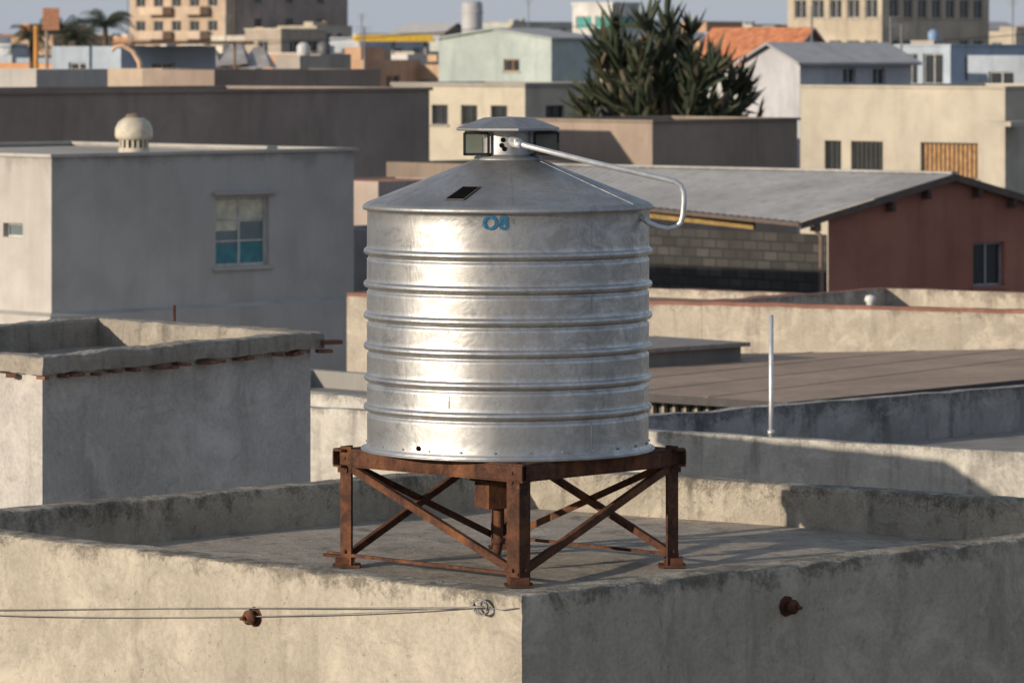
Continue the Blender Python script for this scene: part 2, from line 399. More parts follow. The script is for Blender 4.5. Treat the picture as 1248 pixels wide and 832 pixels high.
for x, y, z in mb.v:
    d = Vector((x-TX, y-TY, 0))
    if d.length > .9:
        q = noise.noise(Vector((x*1.4, y*1.4, z*1.6)))*.006 + noise.noise(Vector((x*3.5, y*3.5, z*4)))*.0018
        d.normalize(); x += d.x*q; y += d.y*q
    vv.append((x, y, z))
mb.v = vv
mb.build("tank_body", [M_GALV], tk)
mb = MB(); mb.lathe(TX, TY, [(R+.012,ZR-.03),(R+.030,ZR-.028),(R+.034,ZR-.008),(R+.028,ZR+.006),(R-.0,ZR+.024)], 144)
mb.lathe(TX, TY, [(R,ZR+.024)]+[(R+(0.22-R)*i/8, ZR+.024+(12.205-ZR-.024)*i/8) for i in range(1,9)], 144)
mb.build("conical_lid", [M_GALVC], tk)
mb = MB()
for k in range(6):
    a = 2*math.pi*k/6+.55
    mb.beam((TX+math.cos(a)*R,TY+math.sin(a)*R,ZR+.0235),(TX+math.cos(a)*.24,TY+math.sin(a)*.24,12.1965), .02, .004)
for i, zz in enumerate([ZB+.03]+ribs):
    z1 = (ribs+[ZR-.05])[i]
    a = -math.pi/2+(-.42 if i % 2 else .62)
    x = TX+math.cos(a)*(R-.0005); y = TY+math.sin(a)*(R-.0005)
    mb.beam((x,y,zz+.045),(x,y,z1-.06), .008, .004, up=(math.cos(a),math.sin(a),0))
for k in range(26):
    a = 2*math.pi*k/26+.03
    mb.tube([(TX+math.cos(a)*(R+.0),TY+math.sin(a)*(R+.0),ZB+.055),(TX+math.cos(a)*(R+.010),TY+math.sin(a)*(R+.010),ZB+.055)], .008, 8)
mb.lathe(TX, TY, [(R+.0,ZB-.004),(R+.045,ZB-.004),(R+.045,ZB+.010),(R+.0,ZB+.012)], 144)
mb.build("seams_and_rivets", [M_GALVC], tk)
mb = MB(); mb.lathe(TX, TY, [(.25,12.188),(.245,12.215),(.205,12.225),(.20,12.235),(.20,12.415)], 48)
mb.lathe(TX, TY, [(.0,12.405),(.375,12.405),(.385,12.412),(.385,12.425),(.20,12.492),(.18,12.500),(0,12.508)], 8, sm=False, a0=.2)
mb.build("vent_neck_and_cap", [M_GALVC], tk)
mb = MB()
for px, pz in ((-.065,12.34),(-.055,12.275),(-.075,12.30),(.11,12.30)):
    a = -math.acos(max(-1,min(1,(px-TX)/.2))); x = TX+math.cos(a)*.2; y = TY+math.sin(a)*.2; nn = Vector((math.cos(a),math.sin(a),0))
    mb.tube([Vector((x,y,pz))-nn*.02, Vector((x,y,pz))+nn*.004], .018, 14)
def zc(r): return (ZR+.024)+(R-r)*((12.205-ZR-.024)/(R-.22))
H = [(.93,-2.07),(.93,-1.915),(.715,-1.85),(.715,-2.03)]
q = [(TX+math.cos(a)*r, TY+math.sin(a)*r, zc(r)+.008) for r, a in H]
mb.face(q)
a = -math.acos((-.665-TX)/R); mb.tube([(TX+math.cos(a)*(R-.02),TY+math.sin(a)*(R-.02),10.155),(TX+math.cos(a)*(R+.008),TY+math.sin(a)*(R+.008),10.155)], .018, 14)
mb.build("openings", [M_DARK], tk)
mb = MB()
for i in range(4): mb.beam(q[i], q[(i+1) % 4], .006, .006)
mb.build("hatch_rim", [simple("dull_zinc",(.10,.10,.10),.8)], tk)
mb = MB()
for x0, x1, y0 in ((-.345,-.17,32.22),(.165,.335,32.28)):
    for (a, b) in (((x0,12.235),(x1,12.235)),((x0,12.39),(x1,12.39)),((x0,12.235),(x0,12.39)),((x1,12.235),(x1,12.39))):
        mb.beam((a[0],y0,a[1]),(b[0],y0,b[1]), .02,.02, up=(0,1,0))
        mb.beam((a[0],y0+.2,a[1]),(b[0],y0+.2,b[1]), .02,.02, up=(0,1,0))
    for x in (x0, x1): mb.beam((x,y0,12.235),(x,y0+.2,12.235), .018,.018)
    mb.face([(x0,y0+.1,12.24),(x1,y0+.1,12.24),(x1,y0+.1,12.39),(x0,y0+.1,12.39)],1)
mb.build("vent_frames", [simple("black_steel",(.015,.015,.015),.5), glass("vent_mesh_glass",(.16,.18,.15),.3)], tk)
pp = [(.02,32.12,12.325),(.11,32.05,12.30),(.57,31.98,12.185),(1.10,31.95,12.063),(1.17,31.95,12.045),(1.215,31.95,12.018),(1.238,31.95,11.97),(1.24,31.955,11.90),(1.232,31.96,11.80),(1.218,31.965,11.75),(1.185,31.97,11.718),(1.13,31.98,11.703),(1.06,31.99,11.715),(.99,32.0,11.745),(.90,32.03,11.81)]
mb = MB(); mb.tube(pp, .021, 14); mb.tube([(.0,32.2,12.335),(.05,32.10,12.32)], .034, 14); mb.tube([(.0,32.14,12.32),(.07,32.07,12.305)], .028, 12)
mb.build("side_pipe", [M_GALVP], tk)
M_LOGO = simple("blue_stencil_paint", (.012,.11,.22), .75, var=.45, sc=40)
def lettering(txt, size, z, ang, mat, nm, off=.02):
    cu = bpy.data.curves.new(nm, 'FONT'); cu.body = txt; cu.size = size; cu.offset = size*off; cu.resolution_u = 6; cu.align_x = 'CENTER'; cu.space_character = 1.10
    o = bpy.data.objects.new(nm+"_c", cu); S.collection.objects.link(o); bpy.context.view_layer.update()
    me = bpy.data.meshes.new_from_object(o.evaluated_get(bpy.context.evaluated_depsgraph_get())); bpy.data.objects.remove(o)
    for v in me.vertices:
        a = ang + v.co.x/R; v.co = Vector((TX+math.cos(a)*(R+.010), TY+math.sin(a)*(R+.010), z+v.co.y))
    me.materials.clear(); me.materials.append(mat); ob = bpy.data.objects.new(nm, me); S.collection.objects.link(ob); ob.parent = tk
lettering("O8", .135, 11.725, -math.pi/2-.085, M_LOGO, "stencil_logo", .03)
lettering("R", .055, 11.765, -math.pi/2+.025, simple("grey_stencil",(.16,.19,.22),.6), "stencil_mark", .01)

# ------------------------------------------------------------------ anchors and wires on the main walls
dl = Vector((-.72,.695,0)); nl = Vector((-.695,-.72,0)); dr_ = Vector((.733,.68,0)); nr = Vector((.68,-.733,0)); C0 = Vector((.06,28.0,0))
def anchor(nm, t, d, nn, z):
    e = empty(nm); p = C0+d*t; p.z = z; mb = MB()
    mb.tube([p-nn*.03, p+nn*.012], .08, 9, radii=[.075,.07]); mb.tube([p+nn*.012, p+nn*.02], .055, 14)
    mb.tube([p+nn*.02,p+nn*.05,p+nn*.055,p+nn*.075,p+nn*.08,p+nn*.1], .03, 14, radii=[.03,.03,.05,.05,.034,.03]); mb.tube([p+nn*.1,p+nn*.14], .013, 8)
    mb.build("rusty_flange", [M_RUST], e)
anchor("rusty_wall_anchor", 2.469, dl, nl, 9.197); anchor("rusty_wall_anchor", 2.42, dr_, nr, 9.277)
M_WIRE = simple("wire", (.26,.25,.24), .5, .4)
mb = MB()
def wpt(t, z, o=.06): p = C0+dl*t+nl*o; p.z = z; return p
for z1, sag, te in ((9.46,.00,.25),(9.465,.11,.28)):
    pts = []
    for i in range(41):
        u = i/40; t = 6.2+(te-6.2)*u
        zz = 8.92+(z1-8.92)*u - sag*4*u*(1-u)*.6
        pts.append(wpt(t, zz, .05+.02*math.sin(u*9)))
    mb.tube(pts, .0042, 6)
for k in range(3):
    pts = [wpt(.31+.06*math.cos(a*.4+k), 9.455+.05*math.sin(a*.4+k*1.2), .05+.012*math.sin(a+k)) for a in range(17)]; mb.tube(pts, .005, 6)
mb.tube([wpt(.3,9.46),wpt(.15,9.45,.03),wpt(.02,9.47,.01)], .004, 6)
mb.build("tied_wire", [M_WIRE])

# ------------------------------------------------------------------ left near concrete building (A)
PA = [(-4.03,38.0),(-1.76,41.5),(-4.1,44.0),(-6.4,40.5)]
e = empty("concrete_outbuilding")
mA = plaster("lavender_grey_plaster", (.48,.455,.43), (.19,.18,.165), .4, .9, 10.25, .14, near=True, bmp=.45)
mAc = plaster("weathered_coping", (.34,.305,.26), (.08,.072,.062), .6, 2.0, near=True, bmp=.8)
mb = MB(); pin = inset(PA, .1)
for i in range(4): wall(mb, pin[i], pin[(i+1) % 4], 0, 10.22)
mb.build("walls", [mA], e)
mb = MB(); offs_ = [(0.1,10.205),(0,10.205),(0,10.25),(0,10.30),(.01,10.345),(.03,10.355),(.12,10.357),(.2,10.355),(.25,10.352),(.265,10.33),(.27,10.25),(.27,10.08)]
n_per = 60; cols = []
for i in range(4):
    for q in range(n_per):
        col = []
        for o, z in offs_:
            of = inset(PA, o); a = Vector(of[i]).lerp(Vector(of[(i+1) % 4]), q/n_per); v = Vector((a.x, a.y, z))
            v += noise.noise_vector(v*3)*.018+noise.noise_vector(v*14)*.008; col.append(v)
        cols.append(col)
for ci in range(len(cols)):
    a = cols[ci]; b = cols[(ci+1) % len(cols)]
    for k in range(len(offs_)-1): mb.face([a[k],b[k],b[k+1],a[k+1]], 0, False)
fi = inset(PA, .26); mb.face([(*p, 10.09) for p in fi], 0)
mb.build("coping_and_roof", [mAc], e, weld=True)
mb = MB(); a = Vector(PA[0]); b = Vector(PA[1]); d = (b-a).normalized(); o = Vector((d.y,-d.x))
for k in range(16):
    u = .1+.25*k+random.uniform(-.12,.12); p = a+d*u+o*random.uniform(-.05,.01)
    if u < 4.1: mb.box((p.x,p.y,10.160+random.uniform(-.01,.012)),(random.uniform(.04,.12),random.uniform(.08,.16),random.uniform(.02,.045)), math.atan2(d.y,d.x)+random.uniform(-.3,.3))
a2 = Vector(PA[3]); d2 = (a-a2).normalized()
for k in range(9):
    p = a2+d2*(.3+.33*k+random.uniform(-.1,.1)); mb.box((p.x+.04,p.y+.0,10.16),(random.uniform(.05,.12),random.uniform(.08,.14),.035), random.uniform(0,1))
mb.box((PA[1][0]+.06,PA[1][1]-.02,10.24),(.2,.12,.04),.6); mb.box((PA[1][0]+.0,PA[1][1]-.02,10.16),(.14,.12,.03),.3)
mb.build("broken_tile_edge", [M_RSHARD], e)
mb = MB(); mb.tube([(-3.3,43.3,9.8),(-3.3,43.3,10.50)], .014, 8); mb.build("rebar", [M_RUST], e)

# ------------------------------------------------------------------ left big building (B)
PB = rect(-8.42, 81, 7.55, 8.6, 45)
def bextra(mb):
    lo = inset(PB, -.16)
    for i in (0, 3):
        wall(mb, lo[i], lo[(i+1) % 4], 0, 8.12); mb.face([(*lo[i],8.12),(*lo[(i+1)%4],8.12),(*PB[(i+1)%4],8.18),(*PB[i],8.18)], 4)
    p0 = Vector(PB[0]); d = (Vector(PB[1])-p0).normalized(); o = Vector((d.y,-d.x))
    a = p0+d*3.9+o*.05; b = p0+d*5.5+o*.05; mb.beam((a.x,a.y,10.27),(b.x,b.y,10.27), .12,.06, 4)
building("grey_rendered_building", PB, 11.05, plaster("grey_render", (.48,.455,.425), (.29,.275,.26), .35, .35, 11.05, .3, bmp=.12),
    {0:[(3.98,5.34,8.88,10.2,'cross')], 3:[(7.19,7.77,9.53,9.79,'nosill')]}, M_ROOFL, par=.06, glassm=glass("curtained_glass",(.16,.20,.21),.2),
    framem=M_FRAME, trim=wallm((.48,.46,.43)), coping=.03, extra=bextra)
mb = MB()
p0 = Vector(PB[0]); d = (Vector(PB[1])-p0).normalized(); o = Vector((d.y,-d.x))
for (u0,u1,z0,z1,m) in ((4.04,4.64,9.55,10.14,0),(4.70,5.28,9.72,10.14,0),(4.04,4.64,8.94,9.28,1),(4.70,5.28,8.94,9.33,1)):
    a = p0+d*u0-o*.135; b = p0+d*u1-o*.135; mb.face([(a.x,a.y,z0),(b.x,b.y,z0),(b.x,b.y,z1),(a.x,a.y,z1)], m)
cur = mb.build("window_curtain", [simple("cream_curtain",(.62,.58,.45),.8), simple("teal_curtain",(.06,.22,.25),.5)])
cur.parent = bpy.data.objects["grey_rendered_building"]
mb = MB(); cx, cy = -7.34, 86.0; zb = 10.99
mb.lathe(cx, cy, [(.30,zb),(.30,zb+.08),(.27,zb+.10)], 32, 0)
mb.lathe(cx, cy, [(.22,zb+.08),(.22,zb+.28)], 32, 1)
for k in range(16):
    a = 2*math.pi*k/16; mb.beam((cx+math.cos(a)*.27,cy+math.sin(a)*.27,zb+.08),(cx+math.cos(a)*.27,cy+math.sin(a)*.27,zb+.27), .05,.03, 0, up=(math.cos(a),math.sin(a),0))
mb.lathe(cx, cy, [(.30,zb+.25),(.355,zb+.28),(.37,zb+.34),(.36,zb+.48),(.30,zb+.60),(.2,zb+.67),(.09,zb+.71),(0,zb+.72)], 32, 0)
mb.lathe(cx, cy, [(.17,zb+.68),(.15,zb+.74),(0,zb+.77)], 20, 2)
mb.build("roof_ventilator", [simple("cream_plastic",(.52,.47,.38),.6), M_DARK, simple("brown_cap",(.2,.15,.11),.6)])

# ------------------------------------------------------------------ near right roofs
def parapet_roof(name, poly, zt, zf, th, mt, mf=None, mt2=None, inner=None):
    mb = MB(); n = len(poly); ins = inset(poly, th); inner = inner or {}
    for i in range(n):
        j = (i+1) % n
        L = (Vector(poly[j])-Vector(poly[i])).length; k = max(1, int(L/.3))
        for q in range(k):
            A = Vector(poly[i]).lerp(Vector(poly[j]), q/k); B = Vector(poly[i]).lerp(Vector(poly[j]), (q+1)/k)
            C = Vector(ins[i]).lerp(Vector(ins[j]), (q+1)/k); D = Vector(ins[i]).lerp(Vector(ins[j]), q/k)
            J = lambda p, z: tuple(Vector((p.x,p.y,z))+Vector((0,0,noise.noise(Vector((p.x*2,p.y*2,1)))*.02)))
            mb.face([(*A,0),(*B,0),J(B,zt-.06),J(A,zt-.06)], 0); mb.face([J(A,zt-.06),J(B,zt-.06),J(B,zt),J(A,zt)], 2); mb.face([J(A,zt),J(B,zt),J(C,zt),J(D,zt)], 2)
            mb.face([(*C,zf),(*D,zf),J(D,zt),J(C,zt)], inner.get(i, 0))
    mb.face([(*p, zf) for p in ins], 1)
    return mb.build(name, [mt, mf or M_ROOFG, mt2 or mt, M_IN])
mE = plaster("stained_pale_parapet", (.50,.475,.43), (.16,.15,.14), .75, 1.0, 8.95, .16, near=True, bmp=.4)
M_IN = plaster("dark_inner_parapet", (.37,.355,.34), (.09,.09,.09), .85, 1.0, 8.9, .25, near=True, bmp=.4)  # darker, more mottled tone for one inner parapet face
parapet_roof("pale_parapet_building", [(0.3,48.58),(9.2,42.08),(15,51),(11.5,59.2)], 8.90, 8.36, .16, mE, M_ROOFG, None, {3:3})
parapet_roof("low_grey_parapet_building", [(-5.6,52.89),(0.22,48.64),(1.2,49.7),(-4.4,54.4)], 8.92, 8.7, .16, mE)
mb = MB(); mb.tube([(2.86,48.9,8.2),(2.86,48.9,10.07)], .026, 12); mb.tube([(2.86,48.9,8.75),(2.86,48.9,8.80)], .04, 12)
mb.build("vent_pole", [M_GALVP])
mBR = plaster("brown_sheet_roof", (.42,.31,.23), (.22,.16,.13), .4, 1.2, bmp=.1)
mb = MB(); Q = [(3.6,58),(10.7,66),(10.9,69.0),(3.0,67.2),(-1.5,62.2)]
mb.face([(*p, 8.38) for p in Q], 0)
for i in range(len(Q)):
    a, b = Q[i], Q[(i+1) % len(Q)]; mb.face([(*a,8.27),(*b,8.27),(*b,8.38),(*a,8.38)], 1)
mb.face([(*p, 8.27) for p in Q[::-1]], 1)
for t in (.2,.4,.6,.8):
    a = Vector(Q[4]).lerp(Vector(Q[0]), t); b = Vector(Q[3]).lerp(Vector(Q[2]), t); mb.beam((a.x,a.y,8.383),(b.x,b.y,8.383), .05,.010, 0)
Qi = inset(Q, .5)
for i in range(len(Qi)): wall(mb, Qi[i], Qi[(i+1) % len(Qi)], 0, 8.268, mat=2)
for k in range(30):
    p = Vector(Qi[4]).lerp(Vector(Qi[0]), k/30); mb.box((p.x-.05,p.y-.05,7.6),(.05,.05,.66),.7,3)
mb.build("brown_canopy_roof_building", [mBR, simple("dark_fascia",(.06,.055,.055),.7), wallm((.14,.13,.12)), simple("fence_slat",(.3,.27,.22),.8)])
mb = MB(); mb.box((1.9,65.5,0),(2.4,1.8,8.60),.75); mb.box((1.9,65.5,8.60),(2.6,2.0,.06),.75,1)
mb.build("stair_hut", [wallm((.24,.225,.21)), simple("hut_roof",(.24,.21,.19),.8)])
mH = plaster("stained_cream_parapet", (.50,.445,.37), (.19,.16,.135), .7, .9, 8.9, .2, near=True, bmp=.3)
mBRS = plaster("brown_roof_screed",(.29,.235,.19),ST,.4,.8)
mRC = plaster("red_oxide_coping",(.30,.15,.115),(.17,.12,.09),.5,1.5,near=True)
parapet_roof("red_edged_parapet_building", [(3.1,72.33),(13.1,67.7),(16,70.3),(6.4,76.7)], 8.88, 8.58, .22, mH, mBRS, mRC)
parapet_roof("low_cream_building", [(-2.8,75.1),(3.095,72.332),(5.0,75.0),(-.6,79)], 8.87, 8.72, .25, mH, mBRS, mRC)
mb = MB(); mb.lathe(6.0,74.2,[(.0,8.5),(.06,8.5),(.065,8.76),(.10,8.80),(.08,8.87),(0,8.89)],14); mb.build("roof_vent_cap", [simple("white_plastic",(.6,.6,.58),.5)])

# ------------------------------------------------------------------ red shed with corrugated roof (I)
e = empty("red_brown_shed")
E1 = Vector((6.67,95)); gd = Vector((.766,.643)); E2 = E1+gd*7.6; PK = E1+gd*3.8; W0 = Vector((1.6,100.9))
mred = plaster("red_brown_render", (.38,.165,.12), (.20,.09,.07), .5, .5, bmp=.15)
m, n, l, b = nt("shade_toned_block_wall"); m_block = m
t = coords(n, l); sx = n.new("ShaderNodeSeparateXYZ"); l.new(t, sx.inputs[0])
cb = n.new("ShaderNodeCombineXYZ"); l.new(mth(n,l,'SUBTRACT',mth(n,l,'MULTIPLY',sx.outputs[0],.66),mth(n,l,'MULTIPLY',sx.outputs[1],.74)), cb.inputs[0]); l.new(sx.outputs[2], cb.inputs[1])
bk = n.new("ShaderNodeTexBrick"); l.new(cb.outputs[0], bk.inputs["Vector"]); bk.inputs["Scale"].default_value = 1
bk.inputs["Brick Width"].default_value = .42; bk.inputs["Row Height"].default_value = .21; bk.inputs["Mortar Size"].default_value = .02
bk.inputs["Color1"].default_value = (.030,.030,.030,1); bk.inputs["Color2"].default_value = (.070,.068,.066,1); bk.inputs["Mortar"].default_value = (.018,.018,.018,1)  # block and mortar colours darkened to stand in for the eave's shade
l.new(mixc(n,l,mth(n,l,'MULTIPLY',ramp(n,l,noise_n(n,l,t,1.5),.4,.7),.7),bk.outputs[0],(.022,.022,.022)), b.inputs["Base Color"]); b.inputs["Roughness"].default_value = .9
bump(n,l,b,bk.outputs["Fac"],-.6,.03)
mb = MB(); wall(mb, E1+gd*.15, E2-gd*.1, 0, 9.33, [(4.45,5.45,7.75,8.72,'x')]); mb.face([(*(E1+gd*.15),9.33),(*(E2-gd*.1),9.33),(*PK,10.18)], 0)
wall(mb, W0, E1+gd*.15+Vector((-.02,.02)), 0, 9.02, mat=5)
mb.build("shed_walls", [mred, M_ROOFG, M_GLASS, M_FRAMEG, mred, m_block], e)
def corrugated(mb, a, b, c, d, n, mat=0, amp=.012):
    a, b, c, d = map(Vector, (a, b, c, d)); prev = None
    for i in range(n*4+1):
        t = i/(n*4); off = Vector((0,0,amp*math.sin(i*math.pi/2)))
        p = a.lerp(b, t)+off; q = d.lerp(c, t)+off
        if prev: mb.face([prev[0], p, q, prev[1]], mat, True)
        prev = (p, q)
mb = MB()
ov = Vector((.25,-.3)); ea = E1-gd*.9+ov*.6; pk = PK+ov*.6; eb = E2+gd*.3+ov*.6
farE = Vector((-.6,105.0)); farP = Vector((.2,107.4)); farB = Vector((6.4,112))
corrugated(mb, (*ea,9.33),(*farE,9.66),(*farP,10.2),(*pk,10.27), 46)
corrugated(mb, (*pk,10.27),(*farP,10.2),(*farB,9.4),(*eb,9.32), 46)
mb.beam((*pk,10.29),(*farP,10.23), .25,.04, 0)
mb.beam((*ea,9.24),(*pk,10.18), .04,.14, 1); mb.beam((*pk,10.18),(*eb,9.24), .04,.14, 1)
mb.beam((*ea,9.27),(*farE,9.58), .09,.08, 1)
mb.build("corrugated_roof", [plaster("corrugated_grey",(.43,.42,.41),(.22,.21,.20),.5,.9,bmp=.1), simple("dark_bargeboard",(.12,.09,.08),.8)], e)
mb = MB()
mb.beam((5.3,96.9,9.16),(2.2,101.0,9.36), .06,.2, 0)
mb.build("yellow_fascia", [simple("yellow_paint",(.28,.19,.07),.8,var=.3)], e)
mb = MB(); mb.tube([(6.5,94.85,9.3),(6.45,94.8,9.15),(6.62,94.88,9.0),(6.62,94.88,0)], .05, 10); mb.box((6.5,94.85,9.1),(.17,.17,.17),.7)
mb.build("downpipe", [simple("brown_pipe",(.22,.16,.13),.6)], e)
mb = MB()
for t_ in (1.9,3.0,4.6,5.7):
    p = E1+gd*t_; z = 9.33+.85*(1-abs(t_-3.8)/3.8); mb.box((p.x+.1,p.y-.1,z-.28),(.1,.2,.2),.7)
mb.build("roof_brackets", [simple("bracket",(.08,.05,.045),.8)], e)

# ------------------------------------------------------------------ mid ground buildings
building("cream_house", rect(14.69,132,9,8.1,45), 11.85, (.53,.48,.40), {3:[(4.84,7.07,9.1,10.18,'wood'),(2.07,3.35,9.25,10.18,'bars'),(1.0,1.67,9.25,10.18,'bars')], 0:[(2,3,9.3,10.2,'x'),(5,6,9.3,10.2,'x')]},
    M_ROOFL, framem=M_FRAMEB, coping=.04, amt=.25, trim=wallm((.52,.48,.41)), extra=lambda mb: (mb.box((14.9,131.4,10.72),(1.6,1.0,.14),.78,4)))
building("brown_wall_building", rect(3.8,120,5.94,4.85,45), 11.04, (.34,.27,.22), {}, M_ROOFG, coping=.04, trim=wallm((.27,.22,.18)))
building("dark_brown_building", [(-15.5,104.6),(-2.2,118),(-8,124),(-21.5,110.6)], 11.93, (.33,.27,.235), {}, M_ROOFG, coping=.05, trim=wallm((.28,.235,.20)))
building("brown_block", rect(-8.6,128,6.6,3.2,45), 12.40, (.33,.26,.22), {}, M_ROOFG, trim=wallm((.24,.2,.17)))
building("beige_block", rect(-10.35,131,1.9,2.5,45), 12.42, (.47,.38,.30), {}, M_ROOFG)
building("white_low_building", rect(-14.6,136,3.2,6,45), 12.38, (.46,.44,.42), {}, M_ROOFL)
building("blue_house", rect(-14.3,162,4.6,4,45), 13.1, (.38,.44,.52), {0:[(1.5,2.6,11.6,12.5)],3:[(1,2,11.6,12.5)]}, M_ROOFG)
mb = MB(); mb.box((-12.2,164,13.18),(4.6,3.4,.10),.3,0)
for dx in (-2,2): mb.tube([(-12.2+dx,163,0),(-12.2+dx,163,13.18)],.05,6,0)
mb.build("brown_patio_canopy", [simple("brown_canopy",(.20,.12,.08),.8)])
mb = MB()
for k,(x,z) in enumerate(((-13.6,13.1),(-12.4,13.25),(-11.4,13.1))):
    mb.face([(x-.7,196,z-1.0),(x+.7,196,z-.9),(x+.25,199,z),(x-.2,199,z)],0); mb.face([(x+.7,196,z-.9),(x+.9,199,z-1.0),(x+.25,199,z)],0); mb.face([(x-.7,196,z-1.0),(x-.2,199,z),(x-.8,199,z-1.0)],0)
mb.box((-12.4,199.5,0),(4.4,3,12.1),.1,0); mb.build("grey_fabric_awning", [simple("grey_fabric",(.34,.32,.31),.9,var=.3,sc=1)])
building("windowed_cream_building", rect(.44,150,4.5,6.5,45), 11.75, (.52,.47,.38), {3:[(.5+1.45*k,1.3+1.45*k,10.4,11.08,'x') for k in range(4)],0:[(1,1.9,10.4,11.08)]}, M_ROOFG, framem=M_FRAMEB, coping=.10, trim=wallm((.33,.31,.29)))
gable_house("pale_teal_building", rect(1.92,216,3.4,7.9,45), 13.55, 14.05, (.43,.49,.475), M_SHEET, {3:[(4.6,5.7,11.9,12.5,'x')]}, along=0, over=.2, framem=M_WOOD)
gable_house("orange_roof_house", rect(10.6,172,2.6,4.6,45), 12.7, 13.85, (.60,.60,.59), M_TILE, {0:[(.8,1.6,11.6,12.3)]}, along=1, over=.4)
gable_house("grey_roof_house", rect(10.4,160,5.2,3.2,35), 12.60, 13.25, (.49,.49,.52), M_SHEET, {0:[(2.0,2.6,11.75,12.3),(3.4,4.0,11.7,12.3)]}, along=0, over=.3)
building("light_blue_house", rect(18.6,188,7,3.0,45), 13.15, (.44,.51,.59), {3:[(.4,1.2,11.5,12.8,'x'),(1.5,2.6,11.5,12.8)],0:[(1,2.2,11.6,12.7),(3,4.2,11.6,12.7)]}, M_ROOFL, coping=.05)
building("slate_blue_house", rect(20.6,176,5,3,50), 12.75, (.38,.43,.50), {3:[(1,2.2,11.2,12.1)]}, M_ROOFL)
building("pink_roof_house", rect(-3.05,101,3,2.6,45), 9.98, (.40,.33,.29), {}, M_TILE, par=.03)
building("grey_house", rect(-2.1,90,3.4,3,45), 9.3, (.33,.31,.30), {0:[(1,1.7,8.1,8.8)]}, M_ROOFG)
building("low_grey_building", rect(-1.9,61,3.0,4.5,45), 8.22, (.34,.33,.31), {}, M_ROOFG)
building("mid_brown_building", rect(-1.0,108,3.5,3,45), 10.2, (.26,.21,.17), {}, M_ROOFG)
mtb = wallm((.56,.44,.34))
building("beige_apartment_tower", rect(-34.9,540,1.6,18.1,45), 30, (.50,.39,.30),
   {3:[(1.2+3.4*k,3.0+3.4*k,z,z+1.3,'x') for k in range(5) for z in (12.2,15.2,18.2,21.2,24.2)]}, M_ROOFG, coping=.3, trim=mtb,
   extra=lambda mb: [mb.box((-34.9-.707*s-.7, 540+.707*s-.7, z), (4.4,1.5,1.0), math.radians(-45), 4) for s in (5.0,12.0) for z in (11.2,14.2,17.2,20.2)])
building("apartment_tower_shade_side", rect(-33.7,541.3,18.6,14,45), 28, (.36,.30,.27),  # tower's shaded side split off, its shade put into a darker colour
   {0:[(3+5.2*k,4.2+5.2*k,z,z+1.2,'x') for k in range(3) for z in (12.6,15.6,18.6,21.6,24.2)]}, M_ROOFG, coping=.3)
building("beige_office_building", rect(25.05,300,11.5,8.5,45), 17.6, (.50,.435,.345),
   {3:[(.6+1.6*k,1.7+1.6*k,z,z+1.3,'x') for k in range(5) for z in (12.3,15.1)], 0:[(.8+1.5*k,1.8+1.5*k,z,z+1.3,'x') for k in range(7) for z in (12.3,15.1)]}, M_ROOFG, coping=.15, trim=wallm((.42,.33,.25)))
building("white_glass_building", rect(8.0,350,3,4.5,45), 16.5, (.60,.60,.58), {3:[(.4,2.1,14.6,15.6,'x'),(2.5,4.2,14.6,15.6,'x')],0:[(.5,2.4,14.6,15.6)]}, M_ROOFL, glassm=glass("green_glass",(.08,.30,.28),.2), coping=.2)
mb = MB(); mb.box((-8.05,300,13.5),(5.2,2.4,.45),.12,0); mb.box((-8.05,300,13.95),(5.0,2.2,.08),.12,1)
for dx in (-2.2,0,2.2): mb.tube([(-8.05+dx,300,0),(-8.05+dx,300,13.5)], .1, 8, 1)
mb.build("yellow_canopy", [simple("yellow_canopy_paint",(.72,.46,.06),.6), simple("canopy_steel",(.3,.3,.3),.6)])
mb = MB(); mb.lathe(-3.6,400,[(.95,0),(.95,17.0),(.8,17.3),(0,17.35)],24); mb.lathe(-3.6,400,[(1.0,16.2),(1.02,16.4),(.95,16.45)],24)
mb.build("cylindrical_silo", [simple("silo_grey",(.42,.42,.43),.6,var=.1,sc=1)])

